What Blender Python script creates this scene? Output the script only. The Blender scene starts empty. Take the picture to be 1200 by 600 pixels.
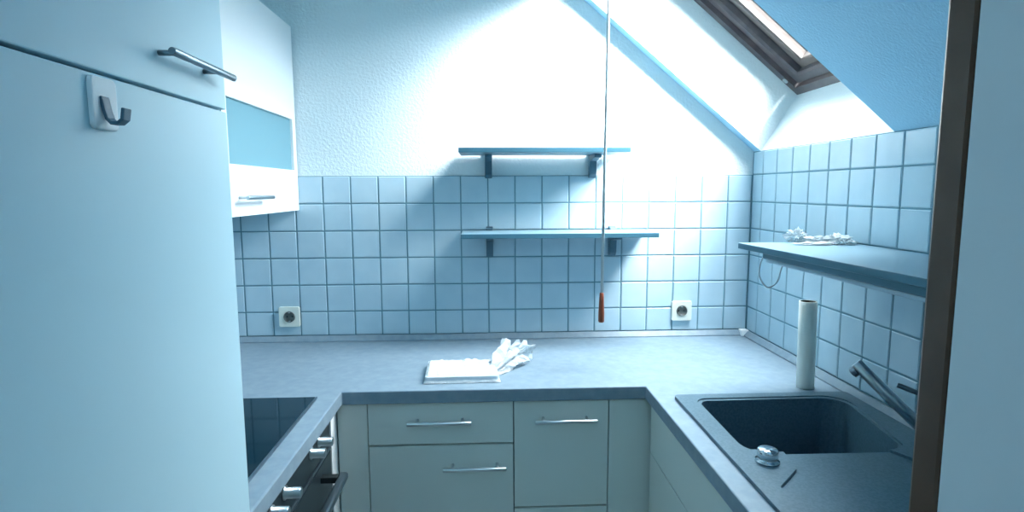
import bpy, bmesh, math, random
from mathutils import Vector, Matrix, noise
random.seed(4)
S = bpy.context.scene
COL = S.collection
Z0 = 1.52                       # height of the tile top line above the floor
def Z(z): return z + Z0

# ------------------------------------------------------------------ materials
def mat(name, col, rough=0.5, metal=0.0, spec=0.5, bump=None, vary=None, trans=0.0, ior=1.45, coat=0.0):
    m = bpy.data.materials.new(name); m.use_nodes = True
    nt = m.node_tree; b = nt.nodes['Principled BSDF']
    b.inputs['Base Color'].default_value = (*col, 1)
    b.inputs['Roughness'].default_value = rough
    b.inputs['Metallic'].default_value = metal
    b.inputs['Specular IOR Level'].default_value = spec
    b.inputs['Transmission Weight'].default_value = trans
    b.inputs['IOR'].default_value = ior
    b.inputs['Coat Weight'].default_value = coat
    tc = nt.nodes.new('ShaderNodeTexCoord')
    if bump:
        sc, st, dist = bump
        n = nt.nodes.new('ShaderNodeTexNoise'); n.inputs['Scale'].default_value = sc; n.inputs['Detail'].default_value = 4
        bp = nt.nodes.new('ShaderNodeBump'); bp.inputs['Strength'].default_value = st; bp.inputs['Distance'].default_value = dist
        nt.links.new(tc.outputs['Object'], n.inputs['Vector'])
        nt.links.new(n.outputs['Fac'], bp.inputs['Height']); nt.links.new(bp.outputs['Normal'], b.inputs['Normal'])
    if vary:
        sc, c2, lo, hi = vary
        n = nt.nodes.new('ShaderNodeTexNoise'); n.inputs['Scale'].default_value = sc; n.inputs['Detail'].default_value = 6
        r = nt.nodes.new('ShaderNodeValToRGB')
        r.color_ramp.elements[0].position = lo; r.color_ramp.elements[0].color = (*col, 1)
        r.color_ramp.elements[1].position = hi; r.color_ramp.elements[1].color = (*c2, 1)
        nt.links.new(tc.outputs['Object'], n.inputs['Vector'])
        nt.links.new(n.outputs['Fac'], r.inputs['Fac']); nt.links.new(r.outputs['Color'], b.inputs['Base Color'])
    return m

M = {}
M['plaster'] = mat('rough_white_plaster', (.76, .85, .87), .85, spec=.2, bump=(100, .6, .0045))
M['slope'] = mat('shade_tinted_plaster', (.42, .68, .85), .85, spec=.2, bump=(150, .5, .003))  # same plaster as the walls, with the slope's blue shade put into its colour
M['tile'] = mat('white_glazed_tile', (.415, .58, .67), .22, spec=.5, vary=(9, (.475, .635, .71), .35, .7))
M['grout'] = mat('grey_grout', (.15, .28, .34), .9, spec=.1)
M['worktop'] = mat('grey_concrete_laminate', (.19, .27, .33), .40, spec=.35, vary=(38, (.235, .315, .37), .35, .7))
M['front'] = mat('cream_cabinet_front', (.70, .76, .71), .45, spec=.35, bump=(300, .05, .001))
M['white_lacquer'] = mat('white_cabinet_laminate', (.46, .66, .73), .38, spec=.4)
M['white_edge'] = mat('white_edge_band', (.90, .92, .92), .4)
M['dark_gap'] = mat('carcass_shadow_grey', (.06, .08, .09), .8)
M['steel'] = mat('brushed_steel', (.60, .66, .68), .28, metal=1.0)
M['dark_steel'] = mat('dark_brushed_steel', (.22, .28, .32), .32, metal=1.0)
M['chrome'] = mat('chrome', (.75, .8, .82), .12, metal=1.0)
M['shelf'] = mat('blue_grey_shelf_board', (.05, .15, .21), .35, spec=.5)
M['shelf_top'] = mat('pale_blue_shelf_face', (.20, .33, .40), .32, spec=.5)
M['bracket'] = mat('dark_blue_grey_plastic', (.05, .12, .17), .5)
M['sink'] = mat('grey_composite_stone', (.062, .125, .165), .42, spec=.4, vary=(180, (.085, .15, .195), .4, .6))
M['hob'] = mat('black_ceramic_glass', (.004, .018, .03), .06, spec=.28)
M['oven'] = mat('black_oven_glass', (.012, .02, .025), .28, spec=.4)
M['black'] = mat('black_plastic', (.012, .018, .02), .4)
M['frame_dark'] = mat('dark_brown_window_wood', (.055, .05, .06), .38, spec=.5, vary=(25, (.09, .08, .085), .35, .7))
M['bead'] = mat('pale_glazing_bead', (.13, .115, .11), .5)
M['brown'] = mat('brown_wood', (.12, .055, .028), .4, vary=(30, (.08, .035, .018), .35, .7))
M['grip'] = mat('red_brown_wood_grip', (.22, .06, .03), .4)
M['white_rod'] = mat('white_enamelled_rod', (.42, .5, .52), .35)
M['socket'] = mat('cream_socket_plastic', (.74, .78, .70), .35)
M['socket_dark'] = mat('socket_well_grey', (.14, .16, .15), .5)
M['paper'] = mat('white_paper', (.82, .86, .86), .7)
M['card'] = mat('pale_card_tube', (.93, .96, .88), .6)
M['card_in'] = mat('brown_card_inside', (.10, .08, .06), .9)
M['floor'] = mat('grey_floor_vinyl', (.22, .24, .25), .5, vary=(6, (.28, .3, .3), .3, .7))
M['cable'] = mat('white_cable', (.75, .82, .84), .45)
M['lamp'] = mat('pale_grey_lamp_housing', (.34, .48, .56), .4)
M['pack'] = mat('white_folded_paper', (.66, .72, .76), .5)
# clear crinkled plastic film
pf = mat('clear_crinkled_film', (.88, .95, .98), .18, trans=.25, ior=1.2, bump=(60, .6, .01)); M['film'] = pf
pf2 = mat('milky_crinkled_film', (.86, .92, .94), .3, trans=.5, ior=1.15); M['film_white'] = pf2
# frosted glass
M['frost'] = mat('frosted_pane', (.26, .50, .58), .45, trans=.35, ior=1.2)
# window glass
g = bpy.data.materials.new('window_glass'); g.use_nodes = True
nt = g.node_tree; nt.nodes.clear()
o = nt.nodes.new('ShaderNodeOutputMaterial'); mx = nt.nodes.new('ShaderNodeMixShader')
tr = nt.nodes.new('ShaderNodeBsdfTransparent'); gl = nt.nodes.new('ShaderNodeBsdfGlossy'); gl.inputs['Roughness'].default_value = .02
fr = nt.nodes.new('ShaderNodeFresnel'); fr.inputs['IOR'].default_value = 1.35
nt.links.new(fr.outputs[0], mx.inputs[0]); nt.links.new(tr.outputs[0], mx.inputs[1]); nt.links.new(gl.outputs[0], mx.inputs[2])
nt.links.new(mx.outputs[0], o.inputs['Surface'])
M['glass'] = g

# ------------------------------------------------------------------ helpers
def link(name, me, m, parent=None, bevel=0, smooth=False, origin=None):
    if origin is not None:
        me.transform(Matrix.Translation(-Vector(origin)))
    ob = bpy.data.objects.new(name, me); COL.objects.link(ob)
    if origin is not None: ob.location = origin
    for mm in (m if isinstance(m, (list, tuple)) else [m]):
        me.materials.append(mm)
    if parent is not None:
        ob.parent = parent
        ob.location = Vector(ob.location) - Vector(world_loc(parent))
    if smooth:
        for p in me.polygons: p.use_smooth = True
    if bevel:
        md = ob.modifiers.new('soft_edge', 'BEVEL'); md.width = bevel; md.segments = 2; md.limit_method = 'ANGLE'; md.angle_limit = math.radians(50)
    return ob
def world_loc(o):
    v = Vector((0, 0, 0))
    while o is not None:
        v += Vector(o.location); o = o.parent
    return v
def done(bm, name='m'):
    bmesh.ops.recalc_face_normals(bm, faces=bm.faces)
    me = bpy.data.meshes.new(name); bm.to_mesh(me); bm.free(); return me
def box(bm, a, b, mi=0):
    a = Vector(a); b = Vector(b)
    v = [bm.verts.new((x, y, z)) for x in (a.x, b.x) for y in (a.y, b.y) for z in (a.z, b.z)]
    for q in ((0, 1, 3, 2), (4, 6, 7, 5), (0, 4, 5, 1), (2, 3, 7, 6), (0, 2, 6, 4), (1, 5, 7, 3)):
        f = bm.faces.new([v[i] for i in q]); f.material_index = mi
    return v
def boxes(name, lst, m, parent=None, bevel=0, origin=None):
    bm = bmesh.new()
    for a, b in lst: box(bm, a, b)
    return link(name, done(bm), m, parent, bevel, origin=origin)
def prism(bm, poly, fn, d0, d1, mi=0):
    """poly: 2D outline; fn(p, d) -> 3D"""
    A = [bm.verts.new(fn(p, d0)) for p in poly]; B = [bm.verts.new(fn(p, d1)) for p in poly]
    n = len(poly)
    f = bm.faces.new(A); f.material_index = mi
    f = bm.faces.new(B[::-1]); f.material_index = mi
    for i in range(n):
        f = bm.faces.new([A[i], A[(i + 1) % n], B[(i + 1) % n], B[i]]); f.material_index = mi
XZ = lambda p, d: (p[0], d, p[1])
XY = lambda p, d: (p[0], p[1], d)
YZ = lambda p, d: (d, p[0], p[1])
def frame_of(d):
    d = Vector(d).normalized(); u = d.orthogonal().normalized(); return d, u, d.cross(u)
def tube(bm, pts, r, n=14, caps=True, mi=0):
    pts = [Vector(p) for p in pts]; rings = []
    d, u, w = frame_of(pts[1] - pts[0])
    for i, p in enumerate(pts):
        t = (pts[min(i + 1, len(pts) - 1)] - pts[max(i - 1, 0)]).normalized()
        u = (u - t * u.dot(t)).normalized(); w = t.cross(u)
        rr = r[i] if isinstance(r, (list, tuple)) else r
        rings.append([bm.verts.new(p + (u * math.cos(a) + w * math.sin(a)) * rr) for a in [2 * math.pi * k / n for k in range(n)]])
    for A, B in zip(rings, rings[1:]):
        for k in range(n):
            f = bm.faces.new([A[k], A[(k + 1) % n], B[(k + 1) % n], B[k]]); f.smooth = True; f.material_index = mi
    if caps:
        bm.faces.new(rings[0][::-1]).material_index = mi; bm.faces.new(rings[-1]).material_index = mi
def lathe(bm, c, axis, prof, n=32):
    """prof: list of (radius, distance along axis)"""
    d, u, w = frame_of(axis); c = Vector(c)
    rings = []
    for r, h in prof:
        if r < 1e-6: rings.append([bm.verts.new(c + d * h)])
        else: rings.append([bm.verts.new(c + d * h + (u * math.cos(a) + w * math.sin(a)) * r) for a in [2 * math.pi * k / n for k in range(n)]])
    for A, B in zip(rings, rings[1:]):
        for k in range(n):
            vs = [A[k % len(A)], A[(k + 1) % len(A)], B[(k + 1) % len(B)], B[k % len(B)]]
            u2 = []
            for v in vs:
                if v not in u2: u2.append(v)
            if len(u2) > 2:
                f = bm.faces.new(u2); f.smooth = True
def rounded(pts, r, seg=5):
    out = []; n = len(pts)
    for i in range(n):
        p = Vector(pts[i]); a = (Vector(pts[i - 1]) - p).normalized(); b = (Vector(pts[(i + 1) % n]) - p).normalized()
        rr = r[i] if isinstance(r, (list, tuple)) else r
        ang = a.angle(b); t = rr / math.tan(ang / 2)
        c = p + (a + b).normalized() * (rr / math.sin(ang / 2))
        s = p + a * t; e = p + b * t
        a0 = math.atan2(*(s - c).yx); a1 = math.atan2(*(e - c).yx)
        da = (a1 - a0 + math.pi) % (2 * math.pi) - math.pi
        for k in range(seg + 1):
            th = a0 + da * k / seg; out.append((c.x + rr * math.cos(th), c.y + rr * math.sin(th)))
    return out
def cut(ob, cutter_bm):
    me = done(cutter_bm); c = bpy.data.objects.new('cutter', me); COL.objects.link(c)
    md = ob.modifiers.new('b', 'BOOLEAN'); md.object = c; md.operation = 'DIFFERENCE'; md.solver = 'EXACT'
    bpy.context.view_layer.update()
    dg = bpy.context.evaluated_depsgraph_get()
    nm = bpy.data.meshes.new_from_object(ob.evaluated_get(dg))
    ob.modifiers.remove(md); old = ob.data; ob.data = nm
    bpy.data.objects.remove(c); bpy.data.meshes.remove(me)
def thing(name, label, cat, loc, group=None):
    e = bpy.data.objects.new(name, None); COL.objects.link(e); e.location = loc; e.empty_display_size = .05
    return tag(e, label, cat, group)
def tag(o, label, cat, group=None):
    o['label'] = label; o['category'] = cat
    if group: o['group'] = group
    return o
def struct(o): o['kind'] = 'structure'; return o

# ------------------------------------------------------------------ room dimensions
XL, XR = -.105, 1.896
YF = -1.80                       # kitchen side of the wall with the doorway
ZS = .085                        # where the sloping ceiling starts on the right wall
SL = -.83                        # dz/dx of the slope
ZC = .88                         # flat ceiling
def zs(x): return ZS + SL * (x - XR)
XC = XR - (ZC - ZS) / .83
V = Vector((.127, 0, .203))      # depth of the window recess
WF, WN, WX = -.05, -.74, 1.17    # far / near side of the recess and its top x

# floor, ceiling, walls
struct(boxes('floor', [((-1.6, -3.6, -.1), (2.9, .15, 0))], M['floor']))
struct(boxes('wall_back', [((-.3, 0, 0), (2.35, .15, Z(1.1)))], M['plaster']))
struct(boxes('wall_left', [((-.3, YF, 0), (XL, 0, Z(1.1)))], M['plaster']))
bm = bmesh.new()
prism(bm, [(XR, -Z0), (XR, ZS), (XR + V.x, ZS + V.z), (2.3, ZS + V.z), (2.3, -Z0)], lambda p, d: (p[0], d, Z(p[1])), YF, 0)
struct(link('wall_right', done(bm), M['plaster']))
# sloping ceiling: three prisms whose sides form the window recess
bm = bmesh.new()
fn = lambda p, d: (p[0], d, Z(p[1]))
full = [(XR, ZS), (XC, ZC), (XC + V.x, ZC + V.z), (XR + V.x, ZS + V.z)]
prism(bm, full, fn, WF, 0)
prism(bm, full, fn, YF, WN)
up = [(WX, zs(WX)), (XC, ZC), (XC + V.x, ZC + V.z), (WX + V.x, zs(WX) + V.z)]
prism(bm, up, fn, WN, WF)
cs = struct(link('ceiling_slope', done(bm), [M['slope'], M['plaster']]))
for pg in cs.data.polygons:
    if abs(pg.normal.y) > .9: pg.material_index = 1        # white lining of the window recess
struct(boxes('ceiling_flat', [((-.3, YF, Z(ZC)), (XC + .02, .0, Z(ZC + .2)))], M['plaster']))
# front wall with the doorway the picture is taken through, and the hall behind it
DX0, DX1, DH = .36, 1.1625, 2.02
struct(boxes('wall_front', [((-1.6, YF - .12, 0), (DX0 - .02, YF, Z(1.1))), ((DX1 + .02, YF - .12, 0), (2.9, YF, Z(1.1))),
                     ((DX0 - .02, YF - .12, DH + .02), (DX1 + .02, YF, Z(1.1)))], M['plaster']))
o = struct(boxes('trim_1', [((DX1, YF - .12, 0), (DX1 + .02, YF - .014, DH)), ((DX0 - .02, YF - .12, 0), (DX0, YF - .014, DH)),
                     ((DX0 - .02, YF - .12, DH), (DX1 + .02, YF - .014, DH + .02))], M['white_edge']))
struct(boxes('trim_2', [((DX1, YF - .013, 0), (DX1 + .055, YF + .010, DH)), ((DX0 - .055, YF + .0, 0), (DX0, YF + .010, DH + .055)),
                     ((DX0, YF, DH), (DX1 + .055, YF + .010, DH + .055))], M['brown'], bevel=.003))
struct(boxes('wall_hall', [((-1.6, -3.6, 0), (2.9, -3.45, Z(1.1))), ((-1.6, -3.45, 0), (-1.45, YF - .12, Z(1.1))), ((2.75, -3.45, 0), (2.9, YF - .12, Z(1.1)))], M['plaster']))
struct(boxes('ceiling_hall', [((-1.45, -3.45, Z(.95)), (2.75, YF - .12, Z(1.1)))], M['plaster']))

# tiled areas: bevelled tiles standing out of the grout bed
def tiles(name, cells, place, bed):
    bm = bmesh.new()
    j = .0023; t = .005; e = .0022
    for (a0, a1, b0, b1) in cells:
        a0 += j; a1 -= j; b0 += j; b1 -= j
        lo = [place(a, b, .001) for a, b in ((a0, b0), (a1, b0), (a1, b1), (a0, b1))]
        m1 = [place(a, b, t - .0015) for a, b in ((a0, b0), (a1, b0), (a1, b1), (a0, b1))]
        # slight individual tilt of every tile
        ta, tb = random.uniform(-1, 1) * .0004, random.uniform(-1, 1) * .0004
        hi = [place(a, b, t + ta * sa + tb * sb) for a, b, sa, sb in ((a0 + e, b0 + e, -1, -1), (a1 - e, b0 + e, 1, -1), (a1 - e, b1 - e, 1, 1), (a0 + e, b1 - e, -1, 1))]
        L = [[bm.verts.new(p) for p in r] for r in (lo, m1, hi)]
        for A, B in zip(L, L[1:]):
            for k in range(4): bm.faces.new([A[k], A[(k + 1) % 4], B[(k + 1) % 4], B[k]])
        bm.faces.new(L[2])
    box(bm, *bed, mi=1)
    ob = link(name, done(bm), [M['tile'], M['grout']])
    return struct(ob)
rows = [(-.591, -.5)] + [(-.1 * (k + 1), -.1 * k) for k in range(4, -1, -1)]
cells = []
for b0, b1 in rows:
    x = XL; 
    for i in range(-1, 19):
        a0, a1 = max(XL, i * .1), min(XR - .006, (i + 1) * .1)
        if a1 - a0 > .02: cells.append((a0, a1, b0, b1))
tiles('wall_tiles_back', cells, lambda a, b, h: (a, -h, Z(b)), ((XL, -.0025, Z(-.598)), (XR - .0, .002, Z(0))))
cells = []
for b0, b1 in rows + [(0, ZS)]:
    y = -.0065; ks = [-.082 - .1 * k for k in range(18)]
    a1 = -.0065
    for k in ks:
        a0 = max(k, YF); cells.append((a0, a1, b0, b1)); a1 = a0
        if a0 <= YF: break
tiles('wall_tiles_right', cells, lambda a, b, h: (XR - h, a, Z(b)), ((XR - .0025, YF, Z(-.598)), (XR + .002, 0, Z(ZS))))
cells = []
for b0, b1 in rows:
    a1 = -.0065
    for k in range(12):
        a0 = -.1 * (k + 1); cells.append((a0, a1, b0, b1)); a1 = a0
tiles('wall_tiles_left', cells, lambda a, b, h: (XL + h, a, Z(b)), ((XL - .002, -1.2, Z(-.598)), (XL + .0025, 0, Z(0))))

# ------------------------------------------------------------------ roof window
N = Vector((.639, 0, .769)).normalized(); U = Vector((-.769, 0, .639)).normalized()   # outwards / up the slope
P0 = Vector((XR + V.x, 0, Z(ZS + V.z)))
LW = (Vector((WX, 0, zs(WX))) - Vector((XR, 0, ZS))).length
def wp(u, y, n): return P0 + U * u + N * n + Vector((0, y, 0))
def wframe(bm, u0, u1, y0, y1, w, n0, n1, chamf=0.0):
    """rectangular frame in the window plane; inner edge set back by chamf on the room side"""
    o = [(u0, y0), (u1, y0), (u1, y1), (u0, y1)]
    ii = [(u0 + w, y0 + w), (u1 - w, y0 + w), (u1 - w, y1 - w), (u0 + w, y1 - w)]
    i2 = [(u0 + w - chamf, y0 + w - chamf), (u1 - w + chamf, y0 + w - chamf), (u1 - w + chamf, y1 - w + chamf), (u0 + w - chamf, y1 - w + chamf)]
    R = [[bm.verts.new(wp(u, y, n)) for u, y in L] for L, n in ((o, n0), (i2, n0), (ii, n0 + chamf), (ii, n1), (o, n1))]
    for a in range(5):
        A, B = R[a], R[(a + 1) % 5]
        for k in range(4): bm.faces.new([A[k], A[(k + 1) % 4], B[(k + 1) % 4], B[k]])
win = bpy.data.objects.new('window_1', None); COL.objects.link(win); win.location = wp(LW / 2, (WF + WN) / 2, 0); struct(win)
bm = bmesh.new(); wframe(bm, -.004, LW + .004, WN - .004, WF + .004, .034, -.004, .09)
link('window_frame', done(bm), M['frame_dark'], win, bevel=.002)
bm = bmesh.new(); wframe(bm, .036, LW - .036, WN + .036, WF - .036, .038, .010, .075, .008)
link('window_sash', done(bm), M['frame_dark'], win, bevel=.002)
bm = bmesh.new(); wframe(bm, .072, LW - .072, WN + .072, WF - .072, .032, .040, .072, .006)
link('glazing_bead', done(bm), M['bead'], win)
bm = bmesh.new()
gA = [wp(u, y, n) for u, y in ((.07, WN + .07), (LW - .07, WN + .07), (LW - .07, WF - .07), (.07, WF - .07)) for n in (.060,)]
gB = [wp(u, y, .064) for u, y in ((.07, WN + .07), (LW - .07, WN + .07), (LW - .07, WF - .07), (.07, WF - .07))]
A = [bm.verts.new(p) for p in gA]; bm.faces.new(A)
link('window_pane', done(bm), M['glass'], win)
bm = bmesh.new()
lathe(bm, wp(.072, WF - .019, -.0042), -N, [(0, 0), (.0105, 0), (.0105, .003), (.007, .0045), (.005, .003), (0, .003)], 20)
link('frame_screw_cap', done(bm), M['steel'], win)
bm = bmesh.new(); tube(bm, [wp(LW - .07, WN + .2, -.03), wp(LW - .07, WF - .2, -.03)], .009)
for y in (WN + .22, WF - .22): tube(bm, [wp(LW - .07, y, .0), wp(LW - .07, y, -.03)], .006)
link('ventilation_bar', done(bm), M['steel'], win)

# opening rod hanging from the window bar
rod = thing('window_opening_rod', 'thin white window rod with red-brown wooden grip hanging before the shelves', 'pole', (1.247, -.40, Z(-.46)))
yr = -.40
top = wp(LW - .07, yr, -.03)
bm = bmesh.new(); tube(bm, [(1.2475, yr, Z(-.375)), (1.251, yr, Z(.02)), (1.2555, yr, Z(.45)), (1.2585, yr, Z(.60))], .0046, 12)
link('rod', done(bm), M['white_rod'], rod)
bm = bmesh.new(); tube(bm, [(1.2585, yr, Z(.60)), (1.2585, yr, Z(.63)), ((1.2585 + top.x) / 2, yr, Z(.66)), (top.x + .012, yr, top.z), (top.x, yr, top.z + .012)], .003, 8)
link('hook', done(bm), M['steel'], rod)
bm = bmesh.new(); lathe(bm, (1.247, yr, Z(-.462)), (0, 0, 1), [(0, 0), (.008, .001), (.0095, .006), (.0093, .03), (.0072, .075), (.0062, .092), (.0045, .094), (0, .094)], 20)
link('grip', done(bm), M['grip'], rod)

# ------------------------------------------------------------------ handles
def handle(parent, p0, p1, out, m='steel', r=.0058, stand=.032, inset=.026, name='handle', inset2=None):
    p0 = Vector(p0); p1 = Vector(p1); out = Vector(out); d = (p1 - p0).normalized()
    bm = bmesh.new()
    a = p0 + out * stand; b = p1 + out * stand
    tube(bm, [a, a + d * .0015, b - d * .0015, b], [r * .85, r, r, r * .85], 16)
    for q in (p0 + d * inset, p1 - d * (inset if inset2 is None else inset2)):
        tube(bm, [q, q + out * stand], r * .72, 12)
    return link(name, done(bm), M[m], parent)

# ------------------------------------------------------------------ tall cabinet on the left
TX = .49; T0, T1 = YF + .012, -1.19
tc = thing('tall_cabinet', 'tall pale cabinet along the left with two doors and a bar handle', 'cabinet', ((XL + TX) / 2, (T0 + T1) / 2, 0))
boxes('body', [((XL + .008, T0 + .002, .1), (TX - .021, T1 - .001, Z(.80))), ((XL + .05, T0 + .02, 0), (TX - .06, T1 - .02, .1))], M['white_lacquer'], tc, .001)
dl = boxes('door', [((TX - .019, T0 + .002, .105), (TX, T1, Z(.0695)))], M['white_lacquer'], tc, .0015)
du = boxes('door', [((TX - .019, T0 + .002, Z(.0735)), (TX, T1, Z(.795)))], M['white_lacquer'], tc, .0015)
handle(du, (TX, -1.381, Z(.1185)), (TX, -1.207, Z(.1185)), (1, 0, 0), 'dark_steel', r=.0050, stand=.022, inset=.012, inset2=.048)
# the handle on the lower door is out of the picture
handle(dl, (TX, -1.42, Z(-.9)), (TX, -1.225, Z(-.9)), (1, 0, 0), 'dark_steel', r=.0062, stand=.042, inset=.034)
hk = thing('adhesive_hook', 'dark metal hook on a small pale plate stuck on the tall cabinet door', 'hook', (TX, -1.487, Z(.04)))
bm = bmesh.new(); prism(bm, rounded([(-1.508, .012), (-1.468, .012), (-1.468, .066), (-1.508, .066)], .006), lambda p, d: (d, p[0], Z(p[1])), TX + .0002, TX + .006)
link('plate', done(bm), M['white_edge'], hk, .0015)
bm = bmesh.new()
pts = [(.0062, .050), (.0085, .036), (.0110, .027), (.0150, .0225), (.0215, .0225), (.0265, .0265), (.0285, .038)]
hw = .0065
A = []
for i, (a, b) in enumerate(pts):
    d = Vector((pts[min(i + 1, 6)][0] - pts[max(i - 1, 0)][0], pts[min(i + 1, 6)][1] - pts[max(i - 1, 0)][1])).normalized(); nn = Vector((-d.y, d.x)) * .0018
    A.append([bm.verts.new((TX + a + s * nn.x, -1.491 + w, Z(b + s * nn.y - .004))) for s, w in ((-1, -hw), (-1, hw), (1, hw), (1, -hw))])
for P, Q in zip(A, A[1:]):
    for k in range(4): bm.faces.new([P[k], P[(k + 1) % 4], Q[(k + 1) % 4], Q[k]])
bm.faces.new(A[0]); bm.faces.new(A[-1])
link('hook_arm', done(bm), M['bracket'], hk, .001)

# ------------------------------------------------------------------ wall cabinet with frosted pane
UX = .214; UY0, UY1 = -.585, -.008; UB, UT = -.123, .520
uc = thing('wall_cabinet', 'white wall cabinet with a frosted glass strip, hung in the back left corner', 'cabinet', ((XL + UX) / 2, (UY0 + UY1) / 2, Z(UB)))
t = .018; xb = UX - .021
boxes('body', [((XL + .007, UY0, Z(UB)), (xb, UY0 + t, Z(UT))), ((XL + .007, UY1 - t, Z(UB)), (xb, UY1, Z(UT))),
               ((XL + .007, UY0 + t, Z(UB)), (xb, UY1 - t, Z(UB + t))), ((XL + .007, UY0 + t, Z(UT - t)), (xb, UY1 - t, Z(UT))),
               ((XL + .007, UY0 + t, Z(UB + t)), (XL + .013, UY1 - t, Z(UT - t)))], M['white_edge'], uc)
boxes('inner_shelf', [((XL + .02, UY0 + t, Z(.10)), (xb - .02, UY1 - t, Z(.118)))], M['white_edge'], uc)
bm = bmesh.new()
o_ = [(UY0, UB), (UY1, UB), (UY1, UT), (UY0, UT)]; i_ = [(UY0 + .030, .020), (UY1 - .030, .020), (UY1 - .030, .197), (UY0 + .030, .197)]
R = [[bm.verts.new((x, y, Z(z))) for y, z in L] for L, x in ((o_, UX - .019), (o_, UX), (i_, UX), (i_, UX - .019))]
for a in range(4):
    P, Q = R[a], R[(a + 1) % 4]
    for k in range(4): bm.faces.new([P[k], P[(k + 1) % 4], Q[(k + 1) % 4], Q[k]])
ud = link('door', done(bm), M['white_edge'], uc, .0015)
boxes('pane', [((UX - .013, UY0 + .030, Z(.020)), (UX - .009, UY1 - .030, Z(.197)))], M['frost'], ud)
handle(ud, (UX, -.535, Z(-.071)), (UX, -.345, Z(-.071)), (1, 0, 0), 'steel', r=.006, stand=.034)

# ------------------------------------------------------------------ worktop
WT = -.61; WB = -.648; XLW, XRW, YW = .487, 1.343, -.566
bm = bmesh.new()
gL = XL + .007; gR = XR - .007; gB = -.007
poly = [(gL, gB), (gR, gB), (gR, YF + .012), (XRW + .006, YF + .012), (XRW, YW), (XLW, YW), (XLW - .006, -1.189), (gL, -1.189)]
prism(bm, poly, lambda p, d: (p[0], p[1], Z(d)), WB, WT)
wt = link('worktop', done(bm), M['worktop'])
SKX0, SKX1, SKY0, SKY1 = 1.393, 1.866, -1.52, -.660
cb = bmesh.new(); box(cb, (SKX0 + .012, SKY0 + .012, Z(WB - .02)), (SKX1 - .012, SKY1 - .012, Z(WT + .02))); cut(wt, cb)
cb = bmesh.new(); box(cb, (-.075, -1.165, Z(WB - .02)), (.425, -.63, Z(WT + .02))); cut(wt, cb)
md = wt.modifiers.new('soft_edge', 'BEVEL'); md.width = .003; md.segments = 2; md.limit_method = 'ANGLE'
tag(wt, 'grey concrete-look worktop running in a U along three walls', 'worktop')
bm = bmesh.new()
def up_prof(a, b):  # small triangular sealing profile
    return
prism(bm, [(gB, WT), (gB, WT + .020), (gB - .006, WT + .020), (gB - .020, WT + .004), (gB - .020, WT)], lambda p, d: (d, p[0], Z(p[1])), gL, gR)
prism(bm, [(gR, WT), (gR, WT + .020), (gR - .006, WT + .020), (gR - .020, WT + .004), (gR - .020, WT)], lambda p, d: (p[0], d, Z(p[1])), YF + .012, gB - .0201)
me = done(bm); link('sealing_strip', me, M['worktop'], wt)
boxes('corner_cap', [((gR - .030, gB - .030, Z(WT)), (gR, gB, Z(WT + .024)))], M['white_edge'], wt, .004)

# ------------------------------------------------------------------ hob
hob = thing('hob', 'black glass ceramic hob set into the worktop beside the tall cabinet', 'hob', (.17, -.90, Z(WT)))
boxes('glass_plate', [((-.085, -1.180, Z(WT + .0004)), (.430, -.614, Z(WT + .0055)))], M['hob'], hob, .0015)
for xa in (.430, -.0895): boxes('edge_strip', [((xa, -1.180, Z(WT + .0002)), (xa + .0045, -.614, Z(WT + .006)))], M['dark_steel'], hob)
# ------------------------------------------------------------------ base cabinets along the back
YB = -.546; FB = -1.40
def front(name, parent, x0, x1, z0, z1, y=YB, m='front'):
    return boxes(name, [((x0 + .0015, y, Z(z0 + .0015)), (x1 - .0015, y + .018, Z(z1 - .0015)))], M[m], parent, .001)
ZT = -.6535
def base_body(parent, x0, x1):
    boxes('body', [((x0 + .001, YB + .0195, Z(FB)), (x1 - .001, gB - .01, Z(WB - .002)))], M['dark_gap'], parent)
    boxes('plinth', [((x0 + .001, YB + .06, 0.001), (x1 - .001, YB + .08, Z(FB)))], M['front'], parent)
X = [.4657, .5515, .9675, 1.243, 1.3790]
dc = thing('drawer_cabinet', 'wide cream base cabinet with two stacked drawers and two bar handles', 'cabinet', ((X[1] + X[2]) / 2, -.28, 0))
base_body(dc, X[1], X[2])
d1 = front('drawer', dc, X[1], X[2], -.778, ZT); handle(d1, (.667, YB, Z(-.704)), (.847, YB, Z(-.704)), (0, -1, 0))
d2 = front('drawer', dc, X[1], X[2], -1.10, -.781); handle(d2, (.765, YB, Z(-.8415)), (.945, YB, Z(-.8415)), (0, -1, 0))
d3 = front('drawer', dc, X[1], X[2], FB, -1.103); handle(d3, (.70, YB, Z(-1.16)), (.88, YB, Z(-1.16)), (0, -1, 0))
nc = thing('base_cabinet', 'narrow cream base cabinet with one bar handle, right of the drawer cabinet', 'cabinet', ((X[2] + X[3]) / 2, -.28, 0))
base_body(nc, X[2], X[3])
d1 = front('door', nc, X[2], X[3], -.976, ZT); handle(d1, (1.027, YB, Z(-.706)), (1.204, YB, Z(-.706)), (0, -1, 0))
d2 = front('drawer', nc, X[2], X[3], FB, -.979); handle(d2, (1.027, YB, Z(-1.03)), (1.204, YB, Z(-1.03)), (0, -1, 0))
for x0, x1, lb in ((X[0], X[1], 'narrow cream filler panel between the oven and the drawer cabinet'),
                   (X[3], X[4] - .002, 'narrow cream filler panel in the inner corner below the sink worktop')):
    fp = boxes('filler_panel', [((x0 + .0015, YB, .02), (x1 - .001, YB + .018, Z(ZT - .0015)))], M['front'], None, .001, origin=((x0 + x1) / 2, YB, .02))
    tag(fp, lb, 'panel', 'filler panels beside the back cabinets')
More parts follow.
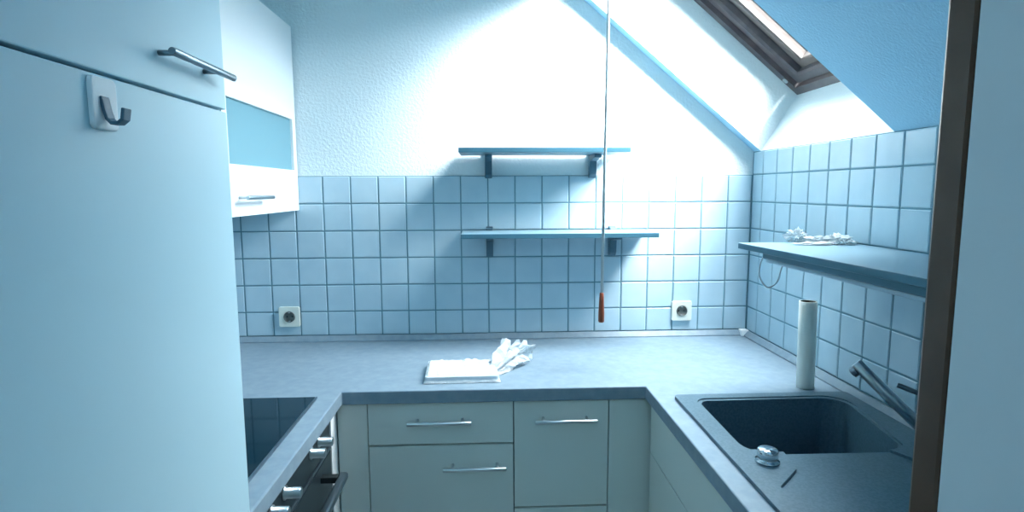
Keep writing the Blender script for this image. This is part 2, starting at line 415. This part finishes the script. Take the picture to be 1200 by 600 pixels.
# ------------------------------------------------------------------ sink cabinets on the right, fronts facing left
XS = 1.3605
def side_cab(y0, y1, label, dz=-.806):
    c = thing('sink_cabinet', label, 'cabinet', (1.63, (y0 + y1) / 2, 0))
    boxes('body', [((XS + .0195, y0 + .001, Z(FB)), (gR - .01, y0 + .018, Z(WB - .002))), ((XS + .0195, y1 - .018, Z(FB)), (gR - .01, y1 - .001, Z(WB - .002))),
                   ((XS + .0195, y0 + .018, Z(FB)), (gR - .01, y1 - .018, Z(FB + .018)))], M['dark_gap'], c)
    boxes('plinth', [((XS + .06, y0 + .001, .001), (XS + .08, y1 - .001, Z(FB)))], M['front'], c)
    boxes('fixed_front', [((XS, y0 + .0015, Z(dz + .0015)), (XS + .018, min(y1, -.566) - .0015, Z(ZT - .0015)))], M['front'], c, .001)
    d = boxes('door', [((XS, y0 + .0015, Z(FB)), (XS + .018, min(y1, -.566) - .0015, Z(dz - .0015)))], M['front'], c, .001)
    handle(d, (XS, y0 + .07, Z(-1.02)), (XS, y0 + .07, Z(-.86)), (-1, 0, 0))
side_cab(-1.165, -.5475, 'cream sink cabinet below the bowl with plain fronts facing the oven')
side_cab(YF + .014, -1.168, 'cream cabinet below the draining board next to the doorway')

# ------------------------------------------------------------------ oven in its housing
XO = .464
oh = thing('oven_housing', 'white housing panel edge framing the black oven', 'cabinet', (.18, -.90, 0))
boxes('body', [((XL + .01, -.606, .0005), (XO + .001, -.5478, Z(WB - .002))), ((XL + .01, -1.189, .0005), (XO - .002, -1.172, Z(WB - .002))),
               ((XL + .01, -1.172, .08), (XO - .02, -.606, .098))], M['white_edge'], oh, .001)
ov = thing('oven', 'black built-in oven with chrome knobs and a bar handle below the hob', 'oven', (.18, -.889, .1))
boxes('body', [((XL + .05, -1.168, .099), (XO - .026, -.610, Z(-.66)))], M['black'], ov)
boxes('control_panel', [((XO - .0255, -1.170, Z(-.745)), (XO - .003, -.608, Z(-.653)))], M['oven'], ov, .002)
boxes('trim_strip', [((XO - .0255, -1.170, Z(-.754)), (XO + .000, -.608, Z(-.7455)))], M['dark_steel'], ov, .001)
od = boxes('door', [((XO - .0255, -1.170, Z(-1.26)), (XO - .001, -.608, Z(-.757)))], M['oven'], ov, .002)
bm = bmesh.new()
prism(bm, rounded([(.506, -.803), (.527, -.803), (.527, -.783), (.506, -.783)], .006), lambda p, d: (p[0], d, Z(p[1])), -1.095, -.686)
link('handle', done(bm), M['dark_steel'], od, .001)
for ya in (-.712, -1.091): boxes('handle_mount', [((XO - .002, ya, Z(-.801)), (.5055, ya + .022, Z(-.785)))], M['black'], od, .002)
for yk in (-.706, -.772, -.955, -1.03):
    bm = bmesh.new()
    lathe(bm, (XO - .003, yk, Z(-.690)), (1, 0, 0), [(0, 0), (.0150, 0), (.0150, .003), (.0118, .004), (.0118, .034), (.0105, .0355), (0, .0355)], 24)
    link('knob', done(bm), M['steel'], ov)

# ------------------------------------------------------------------ sink
sk = thing('sink', 'dark grey composite sink with bowl and draining board set into the right worktop', 'sink', ((SKX0 + SKX1) / 2, (SKY0 + SKY1) / 2, Z(WT)))
bowl = [(1.440, -1.003), (1.778, -1.006), (1.830, -.697), (1.445, -.702)]
RT = WT + .009
bm = bmesh.new()
prism(bm, rounded([(SKX0, SKY0), (SKX1, SKY0), (SKX1, SKY1), (SKX0, SKY1)], .014), lambda p, d: (p[0], p[1], Z(d)), WT + .0004, RT)
rim = link('rim', done(bm), M['sink'], sk)
q = rounded(bowl, [.055, .045, .05, .03], 8)
bpy.context.view_layer.update()
# draining board, sunk below the rim, with a slanted corner beside the knob
cb = bmesh.new()
prism(cb, rounded([(1.436, SKY0 + .04), (1.822, SKY0 + .04), (1.822, -1.165), (1.775, -1.125), (1.768, -1.058), (1.738, -.998), (1.515, -.998), (1.503, -1.076), (1.436, -1.142)], [.02, .02, .012, .02, .012, .004, .004, .012, .004]), lambda p, d: (p[0], p[1], Z(d)), WT + .0028, WT + .03)
cut(rim, cb)
cb = bmesh.new(); prism(cb, q, lambda p, d: (p[0], p[1], Z(d)), WT - .01, WT + .03); cut(rim, cb)
# shallow step that runs round the bowl
cb = bmesh.new(); prism(cb, rounded([(1.432, -.990), (1.786, -.990), (1.842, -.687), (1.436, -.691)], [.01, .01, .055, .036], 8), lambda p, d: (p[0], p[1], Z(d)), WT + .0058, WT + .03); cut(rim, cb)
md = rim.modifiers.new('soft_edge', 'BEVEL'); md.width = .0016; md.segments = 2; md.limit_method = 'ANGLE'; md.angle_limit = math.radians(40)
for pg in rim.data.polygons: pg.use_smooth = False
bm = bmesh.new()
def sc(f, off=0): return [((x - 1.625) * f + 1.625 + 0, (y + .853) * f - .853) for x, y in q]
L = [(sc(1.0), WT + .0022), (sc(.975), WT - .165), (sc(.955), WT - .183), (sc(.90), WT - .190)]
Lo = [(sc(1.02), WT - .205), (sc(1.018), WT + .0022)]
R = [[bm.verts.new((x, y, Z(z))) for x, y in l] for l, z in L + Lo]
n = len(q)
for P, Q in ((R[0], R[1]), (R[1], R[2]), (R[2], R[3]), (R[4], R[5]), (R[5], R[0])):
    for k in range(n): bm.faces.new([P[k], P[(k + 1) % n], Q[(k + 1) % n], Q[k]]).smooth = False
bm.faces.new(R[3]); bm.faces.new(R[4])
link('bowl', done(bm), M['sink'], sk)
bm = bmesh.new(); lathe(bm, (1.61, -.86, Z(WT - .1895)), (0, 0, 1), [(0, 0), (.045, 0), (.043, .003), (.02, .002), (0, .001)], 32)
link('drain_cover', done(bm), M['steel'], sk)
bm = bmesh.new(); lathe(bm, (1.458, -1.046, Z(RT + .0001)), (0, 0, 1), [(0, 0), (.0235, 0), (.0235, .004), (.0185, .005), (.0180, .010), (.0200, .0115), (.0200, .024), (.0180, .027), (0, .0275)], 32)
link('waste_knob', done(bm), M['chrome'], sk)

# ------------------------------------------------------------------ tap
tp = thing('mixer_tap', 'steel mixer tap with a slanted tube spout and thin lever at the sink', 'tap', (1.824, -1.057, Z(RT + .0004)))
bm = bmesh.new(); lathe(bm, (1.824, -1.057, Z(RT + .0004)), (0, 0, 1), [(0, .0006), (.027, .0006), (.027, .004), (.022, .007), (.022, .105), (.0205, .107), (.0205, .128), (.018, .131), (0, .131)], 32)
link('body', done(bm), M['dark_steel'], tp)
s0 = Vector((1.812, -1.046, Z(-.572))); s1 = Vector((1.70, -.941, Z(-.432))); dd = (s1 - s0).normalized()
bm = bmesh.new(); tube(bm, [s0, s1 - dd * .002, s1], [.0128, .0128, .0115], 28)
sp = link('spout', done(bm), M['steel'], tp)
bm = bmesh.new(); dn = (Vector((0, 0, -1)) + dd * dd.z * -0 + Vector((-.15, .15, 0))).normalized(); dn = (dn - dd * dn.dot(dd)).normalized()
lathe(bm, s1 - dd * .013 + dn * .0095, dn, [(.011, 0), (.011, .011), (.0095, .012), (.0095, .010), (0, .010)], 20)
link('aerator', done(bm), M['dark_steel'], sp)
bm = bmesh.new(); l0 = Vector((1.822, -1.055, Z(-.487))); l1 = Vector((1.752, -1.000, Z(-.462))); tube(bm, [l0, l1 - (l1 - l0) * .02, l1], [.0052, .0052, .0045], 16)
link('lever', done(bm), M['dark_steel'], tp)

# ------------------------------------------------------------------ kitchen roll tube
rt = thing('card_tube', 'slim upright pale card tube behind the sink', 'tube', (1.790, -.598, Z(WT + .0005)))
bm = bmesh.new(); ax = Vector((.0, -.0, .247)) + Vector((-.002, .004, 0))
lathe(bm, (1.790, -.598, Z(WT + .0005)), ax, [(.0195, 0), (.0235, 0), (.0235, .245), (.0228, .2455), (.0200, .2455)], 36)
link('wrap', done(bm), M['card'], rt)
bm = bmesh.new(); lathe(bm, (1.790, -.598, Z(WT + .0005)), ax, [(.0199, .2450), (.0195, .2400), (.0195, .002), (0, .002)], 36)
link('core', done(bm), M['card_in'], rt)

# ------------------------------------------------------------------ shelves
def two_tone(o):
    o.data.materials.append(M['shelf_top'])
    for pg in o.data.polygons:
        if abs(pg.normal.z) > .9: pg.material_index = 1  # top and underside paler than the edges
def wall_shelf(name, label, x0, x1, z, depth, brs, th=.0165, top_clip=False):
    s = thing(name, label, 'shelf', ((x0 + x1) / 2, -.1, Z(z - .09)), 'two shelves on the back wall')
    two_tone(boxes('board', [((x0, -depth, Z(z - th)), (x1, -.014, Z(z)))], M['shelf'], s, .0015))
    for bx in brs:
        w = .0125; ww = .0055 if z < 0 else .0003
        bm = bmesh.new()
        # upright block on the wall with an arm under the board
        prism(bm, [(-ww, z - th - .001), (-ww, z - .098), (-.022, z - .098), (-.034, z - .085), (-.040, z - th - .022), (-.125, z - th - .012), (-.128, z - th - .001)],
              lambda p, d: (d, p[0], Z(p[1])), bx - w, bx + w)
        if top_clip:
            prism(bm, [(-ww, z + .0005), (-ww, z + .014), (-.014, z + .012), (-.030, z + .006), (-.034, z + .0005)], lambda p, d: (d, p[0], Z(p[1])), bx - w, bx + w)
        prism(bm, [(-ww, z - th - .001), (-ww, z + .0004), (-.0135, z + .0004), (-.0135, z - th - .001)], lambda p, d: (d, p[0], Z(p[1])), bx - w, bx + w)
        link('bracket', done(bm), M['bracket'], s, .002)
    return s
wall_shelf('wall_shelf', 'upper blue-grey shelf on the back wall above the tile edge', .803, 1.381, .088, .20, (.903, 1.284))
wall_shelf('wall_shelf', 'lower blue-grey shelf on the tiled back wall behind the rod grip', .807, 1.484, -.2, .20, (.905, 1.362), top_clip=True)
rs = thing('side_shelf', 'long blue-grey shelf on the tiled right wall above the sink', 'shelf', (1.75, -1.1, Z(-.216)))
bm = bmesh.new(); prism(bm, [(1.592, -.572), (XR - .0055, -.572), (XR - .0055, YF + .012), (1.640, YF + .012)], lambda p, d: (p[0], p[1], Z(d)), -.2165, -.2005)
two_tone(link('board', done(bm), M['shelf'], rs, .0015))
for yb in (-.9, -1.45):
    bm = bmesh.new(); prism(bm, [(XR - .0055, -.218), (1.70, -.218), (XR - .02, -.29), (XR - .0055, -.29)], lambda p, d: (p[0], d, Z(p[1])), yb - .011, yb + .011)
    link('bracket', done(bm), M['bracket'], rs, .002)
# lamp below it
ul = thing('under_shelf_lamp', 'slim grey strip lamp fixed under the side shelf', 'lamp', (1.66, -1.1, Z(-.217)))
boxes('housing', [((1.628, -1.50, Z(-.2355)), (1.688, -.640, Z(-.2168)))], M['shelf'], ul, .003)
boxes('diffuser', [((1.632, -1.49, Z(-.2455)), (1.684, -.650, Z(-.2356)))], M['lamp'], ul, .003)
def curve_pts(ctrl, n=10):
    out = []
    c = [Vector(p) for p in ctrl]; c = [c[0] * 2 - c[1]] + c + [c[-1] * 2 - c[-2]]
    for i in range(1, len(c) - 2):
        for k in range(n):
            t_ = k / n; a, b, d, e = c[i - 1], c[i], c[i + 1], c[i + 2]
            out.append(.5 * ((2 * b) + (-a + d) * t_ + (2 * a - 5 * b + 4 * d - e) * t_ ** 2 + (-a + 3 * b - 3 * d + e) * t_ ** 3))
    out.append(c[-2]); return out
bm = bmesh.new()
tube(bm, curve_pts([(1.645, -.642, Z(-.228)), (1.636, -.625, Z(-.240)), (1.632, -.62, Z(-.285)), (1.655, -.62, Z(-.318)), (1.682, -.62, Z(-.305)), (1.695, -.62, Z(-.262)), (1.698, -.66, Z(-.232)), (1.700, -.70, Z(-.2215)), (1.705, -.80, Z(-.2200))]), .0022, 8)
link('cable', done(bm), M['cable'], ul)

# ------------------------------------------------------------------ sockets
def socket(x, z, label):
    s = thing('wall_socket', label, 'socket', (x, -.0058, Z(z)), 'sockets on the back wall tiles')
    h = .038
    bm = bmesh.new(); prism(bm, rounded([(x - h, z - h), (x + h, z - h), (x + h, z + h), (x - h, z + h)], .007), lambda p, d: (p[0], d, Z(p[1])), -.0058, -.0165)
    p = link('cover_plate', done(bm), M['socket'], s, origin=(x, -.006, Z(z)))
    cb = bmesh.new(); lathe(cb, (x, -.03, Z(z)), (0, 1, 0), [(0, 0), (.0205, 0), (.0205, .023), (0, .023)], 32); bpy.context.view_layer.update(); cut(p, cb)
    md = p.modifiers.new('soft_edge', 'BEVEL'); md.width = .002; md.segments = 2; md.limit_method = 'ANGLE'
    bm = bmesh.new(); lathe(bm, (x, -.0075, Z(z)), (0, -1, 0), [(0, 0), (.0195, 0), (.0200, .012), (.0192, .0122), (.0175, .002), (0, .002)], 32)
    w = link('well', done(bm), M['socket_dark'], s)
    bm = bmesh.new()
    for sx in (-.0095, .0095): lathe(bm, (x + sx, -.0096, Z(z)), (0, -1, 0), [(.0026, 0), (.0026, .001), (0, .001)], 12)
    link('pin_holes', done(bm), M['black'], w)
    for sz in (-1, 1): boxes('earth_clip', [((x - .003, -.0195, Z(z + sz * .0165) - .0015), (x + .003, -.0098, Z(z + sz * .0165) + .0015))], M['steel'], w)
socket(.162, -.516, 'cream wall socket on the tiles at the left, beside the hob')
socket(1.634, -.513, 'white wall socket on the tiles at the right, near the card tube')

# ------------------------------------------------------------------ packet on the worktop
def crumple(bm, amp, sc, seed, z_min=None):
    for v in bm.verts:
        p = v.co * sc + Vector((seed, seed * 2, -seed))
        v.co += Vector((noise.noise(p), noise.noise(p + Vector((9, 1, 4))), noise.noise(p + Vector((3, 7, 2))))) * amp
        if z_min is not None and v.co.z < z_min: v.co.z = z_min + .0002
pk = thing('wrapped_packet', 'flat white packet in clear crinkled plastic film lying on the back worktop', 'packet', (.82, -.43, Z(WT)))
bm = bmesh.new()
poly = [(.712, -.514), (.928, -.508), (.912, -.352), (.706, -.350)]
prism(bm, rounded(poly, .008, 3), lambda p, d: (p[0], p[1], Z(d)), WT + .003, WT + .021)
link('folded_paper', done(bm), M['pack'], pk, .003)
bm = bmesh.new()
nx, ny = 40, 26
grid = {}
for i in range(nx + 1):
    for j_ in range(ny + 1):
        u_, v_ = i / nx, j_ / ny
        a = Vector(poly[0]).lerp(Vector(poly[1]), u_); b = Vector(poly[3]).lerp(Vector(poly[2]), u_)
        c = a.lerp(b, v_); c = Vector((.815, -.43)) + (c - Vector((.815, -.43))) * 1.035
        e_ = min(u_, 1 - u_) * 6.5; f_ = min(v_, 1 - v_) * 5; hgt = min(1, (e_ * 3) ** .6 if e_ > 0 else 0) * min(1, (f_ * 2.2) ** .6 if f_ > 0 else 0)
        n_ = noise.noise(Vector((c.x * 38, c.y * 22, 3))) * .0055 + noise.noise(Vector((c.x * 90, c.y * 60, 5))) * .0035
        grid[i, j_] = bm.verts.new((c.x, c.y, Z(WT + .0012 + .0240 * hgt + abs(n_) * (.4 + hgt))))
for i in range(nx):
    for j_ in range(ny): bm.faces.new([grid[i, j_], grid[i + 1, j_], grid[i + 1, j_ + 1], grid[i, j_ + 1]])
ob = link('film', done(bm), M['film'], pk, smooth=True)
# the gathered, standing end of the bag
bm = bmesh.new()
def gathered(bm, c0, c1, r0, r1, seed, n=28, m=12):
    c0, c1 = Vector(c0), Vector(c1); d, u, w = frame_of(c1 - c0); rings = []
    for k in range(m + 1):
        t_ = k / m; c = c0.lerp(c1, t_); rr = r0 + (r1 - r0) * t_ ** .7
        ring = []
        for a_ in range(n):
            th = 2 * math.pi * a_ / n
            f_ = 1 + .38 * math.sin(5 * th + seed + t_ * 2) + .22 * math.sin(9 * th + seed * 2 - t_ * 3)
            q_ = c + (u * math.cos(th) * .6 + w * math.sin(th)) * rr * f_
            q_ += Vector((noise.noise(q_ * 45), noise.noise(q_ * 45 + Vector((5, 5, 5))), noise.noise(q_ * 45 + Vector((1, 8, 3))))) * .010 * (.4 + t_)
            q_.z = max(q_.z, Z(WT + .0006)); ring.append(bm.verts.new(q_))
        rings.append(ring)
    for A_, B_ in zip(rings, rings[1:]):
        for k in range(n):
            bm.faces.new([A_[k], A_[(k + 1) % n], B_[(k + 1) % n], B_[k]])
gathered(bm, (.915, -.435, Z(WT + .010)), (.982, -.330, Z(WT + .040)), .016, .040, 1.3, n=44, m=16)
gathered(bm, (.968, -.345, Z(WT + .034)), (1.022, -.300, Z(WT + .030)), .012, .034, 3.1, n=40)
link('film_end', done(bm), M['film_white'], pk)

# ------------------------------------------------------------------ crumpled film on the side shelf
pw = thing('plastic_wrapper', 'crumpled white plastic wrapper lying on the side shelf', 'wrapper', (1.79, -.63, Z(-.2)))
bm = bmesh.new()
def blob(bm, c, s, amp, sc, seed, sub=4):
    r = bmesh.ops.create_icosphere(bm, subdivisions=sub, radius=1)
    for v in r['verts']:
        p = v.co.copy()
        k = 1 + amp * noise.noise(p * sc + Vector((seed, 0, 0))) + amp * .6 * noise.noise(p * sc * 2.3 + Vector((0, seed, 0)))
        v.co = Vector((c[0] + p.x * s[0] * k, c[1] + p.y * s[1] * k, max(c[2] + p.z * s[2] * k, Z(-.1998))))
blob(bm, (1.838, -.640, Z(-.190)), (.026, .036, .012), .8, 2.2, 2)
blob(bm, (1.790, -.612, Z(-.192)), (.036, .018, .008), .9, 2.4, 5)
blob(bm, (1.745, -.592, Z(-.182)), (.022, .014, .017), .9, 2.4, 8)
blob(bm, (1.765, -.650, Z(-.1965)), (.050, .020, .003), .9, 2.0, 11)
link('wrapper_film', done(bm), M['film_white'], pw)

# ------------------------------------------------------------------ fill lamp added in the unseen hall
hl = thing('hall_fill_lamp', 'round white fill lamp added in the unseen hall behind the doorway', 'lamp', (.9, -2.75, Z(.95)))
bm = bmesh.new(); lathe(bm, (.9, -2.75, Z(.9499)), (0, 0, -1), [(0, 0), (.17, 0), (.17, .02), (.15, .05), (.09, .07), (0, .075)], 40)
lm = bpy.data.materials.new('fill_lamp_glow'); lm.use_nodes = True
b_ = lm.node_tree.nodes['Principled BSDF']; b_.inputs['Emission Color'].default_value = (.45, .78, 1, 1); b_.inputs['Emission Strength'].default_value = 3
link('fill_lamp_shade', done(bm), lm, hl)

# ------------------------------------------------------------------ light
HALL_W = 6.0
ld = bpy.data.lights.new('hall_fill_light', 'AREA'); ld.shape = 'DISK'; ld.size = .6; ld.energy = HALL_W; ld.color = (.42, .73, 1)  # bluish fill light added below the hall ceiling, out of view
lo = bpy.data.objects.new('hall_fill_light', ld); COL.objects.link(lo); lo.location = (.9, -2.75, Z(.86))
w = bpy.data.worlds.new('sky'); S.world = w; w.use_nodes = True; nt = w.node_tree
bg = nt.nodes['Background']
tc_ = nt.nodes.new('ShaderNodeTexCoord'); sx = nt.nodes.new('ShaderNodeSeparateXYZ'); rp = nt.nodes.new('ShaderNodeValToRGB')
nt.links.new(tc_.outputs['Generated'], sx.inputs[0]); nt.links.new(sx.outputs['Z'], rp.inputs['Fac']); nt.links.new(rp.outputs['Color'], bg.inputs['Color'])
e = rp.color_ramp.elements
e[0].position = .0; e[0].color = (.010, .010, .010, 1)
e[1].position = 1.0; e[1].color = (.90, .96, 1, 1)
for pos, c in ((.10, (.022, .020, .020, 1)), (.17, (.045, .045, .048, 1)), (.26, (.70, .82, .9, 1)), (.5, (.88, .95, 1, 1))):
    k = e.new(pos); k.color = c
bg.inputs['Strength'].default_value = 55
sn = bpy.data.lights.new('hazy_sun', 'SUN'); sn.energy = 52; sn.angle = math.radians(42); sn.color = (1, .97, .93)
so = bpy.data.objects.new('hazy_sun', sn); COL.objects.link(so); so.location = (3, -2, 5)
so.rotation_euler = Vector((-.50, .70, -.60)).to_track_quat('-Z', 'Y').to_euler()
pl = bpy.data.lights.new('window_portal', 'AREA'); pl.shape = 'RECTANGLE'; pl.size = LW; pl.size_y = WF - WN
pl.cycles.is_portal = True
po = bpy.data.objects.new('window_portal', pl); COL.objects.link(po)
po.location = wp(LW / 2, (WF + WN) / 2, .12)
rm = Matrix((U, Vector((0, 1, 0)), N)).transposed()
if rm.determinant() < 0: rm = Matrix((U, Vector((0, -1, 0)), N)).transposed()
po.rotation_euler = rm.to_euler()          # area lights shine along local -Z, that is inwards

# ------------------------------------------------------------------ camera
f, p, y, r = 669.5, .1149, .0431, -.0042
cam = bpy.data.cameras.new('camera'); co = bpy.data.objects.new('camera', cam); COL.objects.link(co); S.camera = co
cam.sensor_fit = 'HORIZONTAL'; cam.sensor_width = 36; cam.lens = f / 1200 * 36; cam.clip_start = .01
F = Vector((math.sin(y) * math.cos(p), math.cos(y) * math.cos(p), -math.sin(p))); R_ = Vector((math.cos(y), -math.sin(y), 0)); Uu = R_.cross(F)
R2 = R_ * math.cos(r) + Uu * math.sin(r); U2 = -R_ * math.sin(r) + Uu * math.cos(r)
mw = Matrix((R2, U2, -F)).transposed().to_4x4(); mw.translation = (.8966, -2.1229, Z(-.053)); co.matrix_world = mw

S.view_settings.view_transform = 'Standard'; S.view_settings.look = 'None'; S.view_settings.gamma = 1
S.view_settings.use_curve_mapping = False; S.view_settings.exposure = 0.0
S.cycles.max_bounces = 10; S.cycles.diffuse_bounces = 8; S.cycles.transparent_max_bounces = 12
S.cycles.use_denoising = True; S.cycles.sample_clamp_indirect = 6
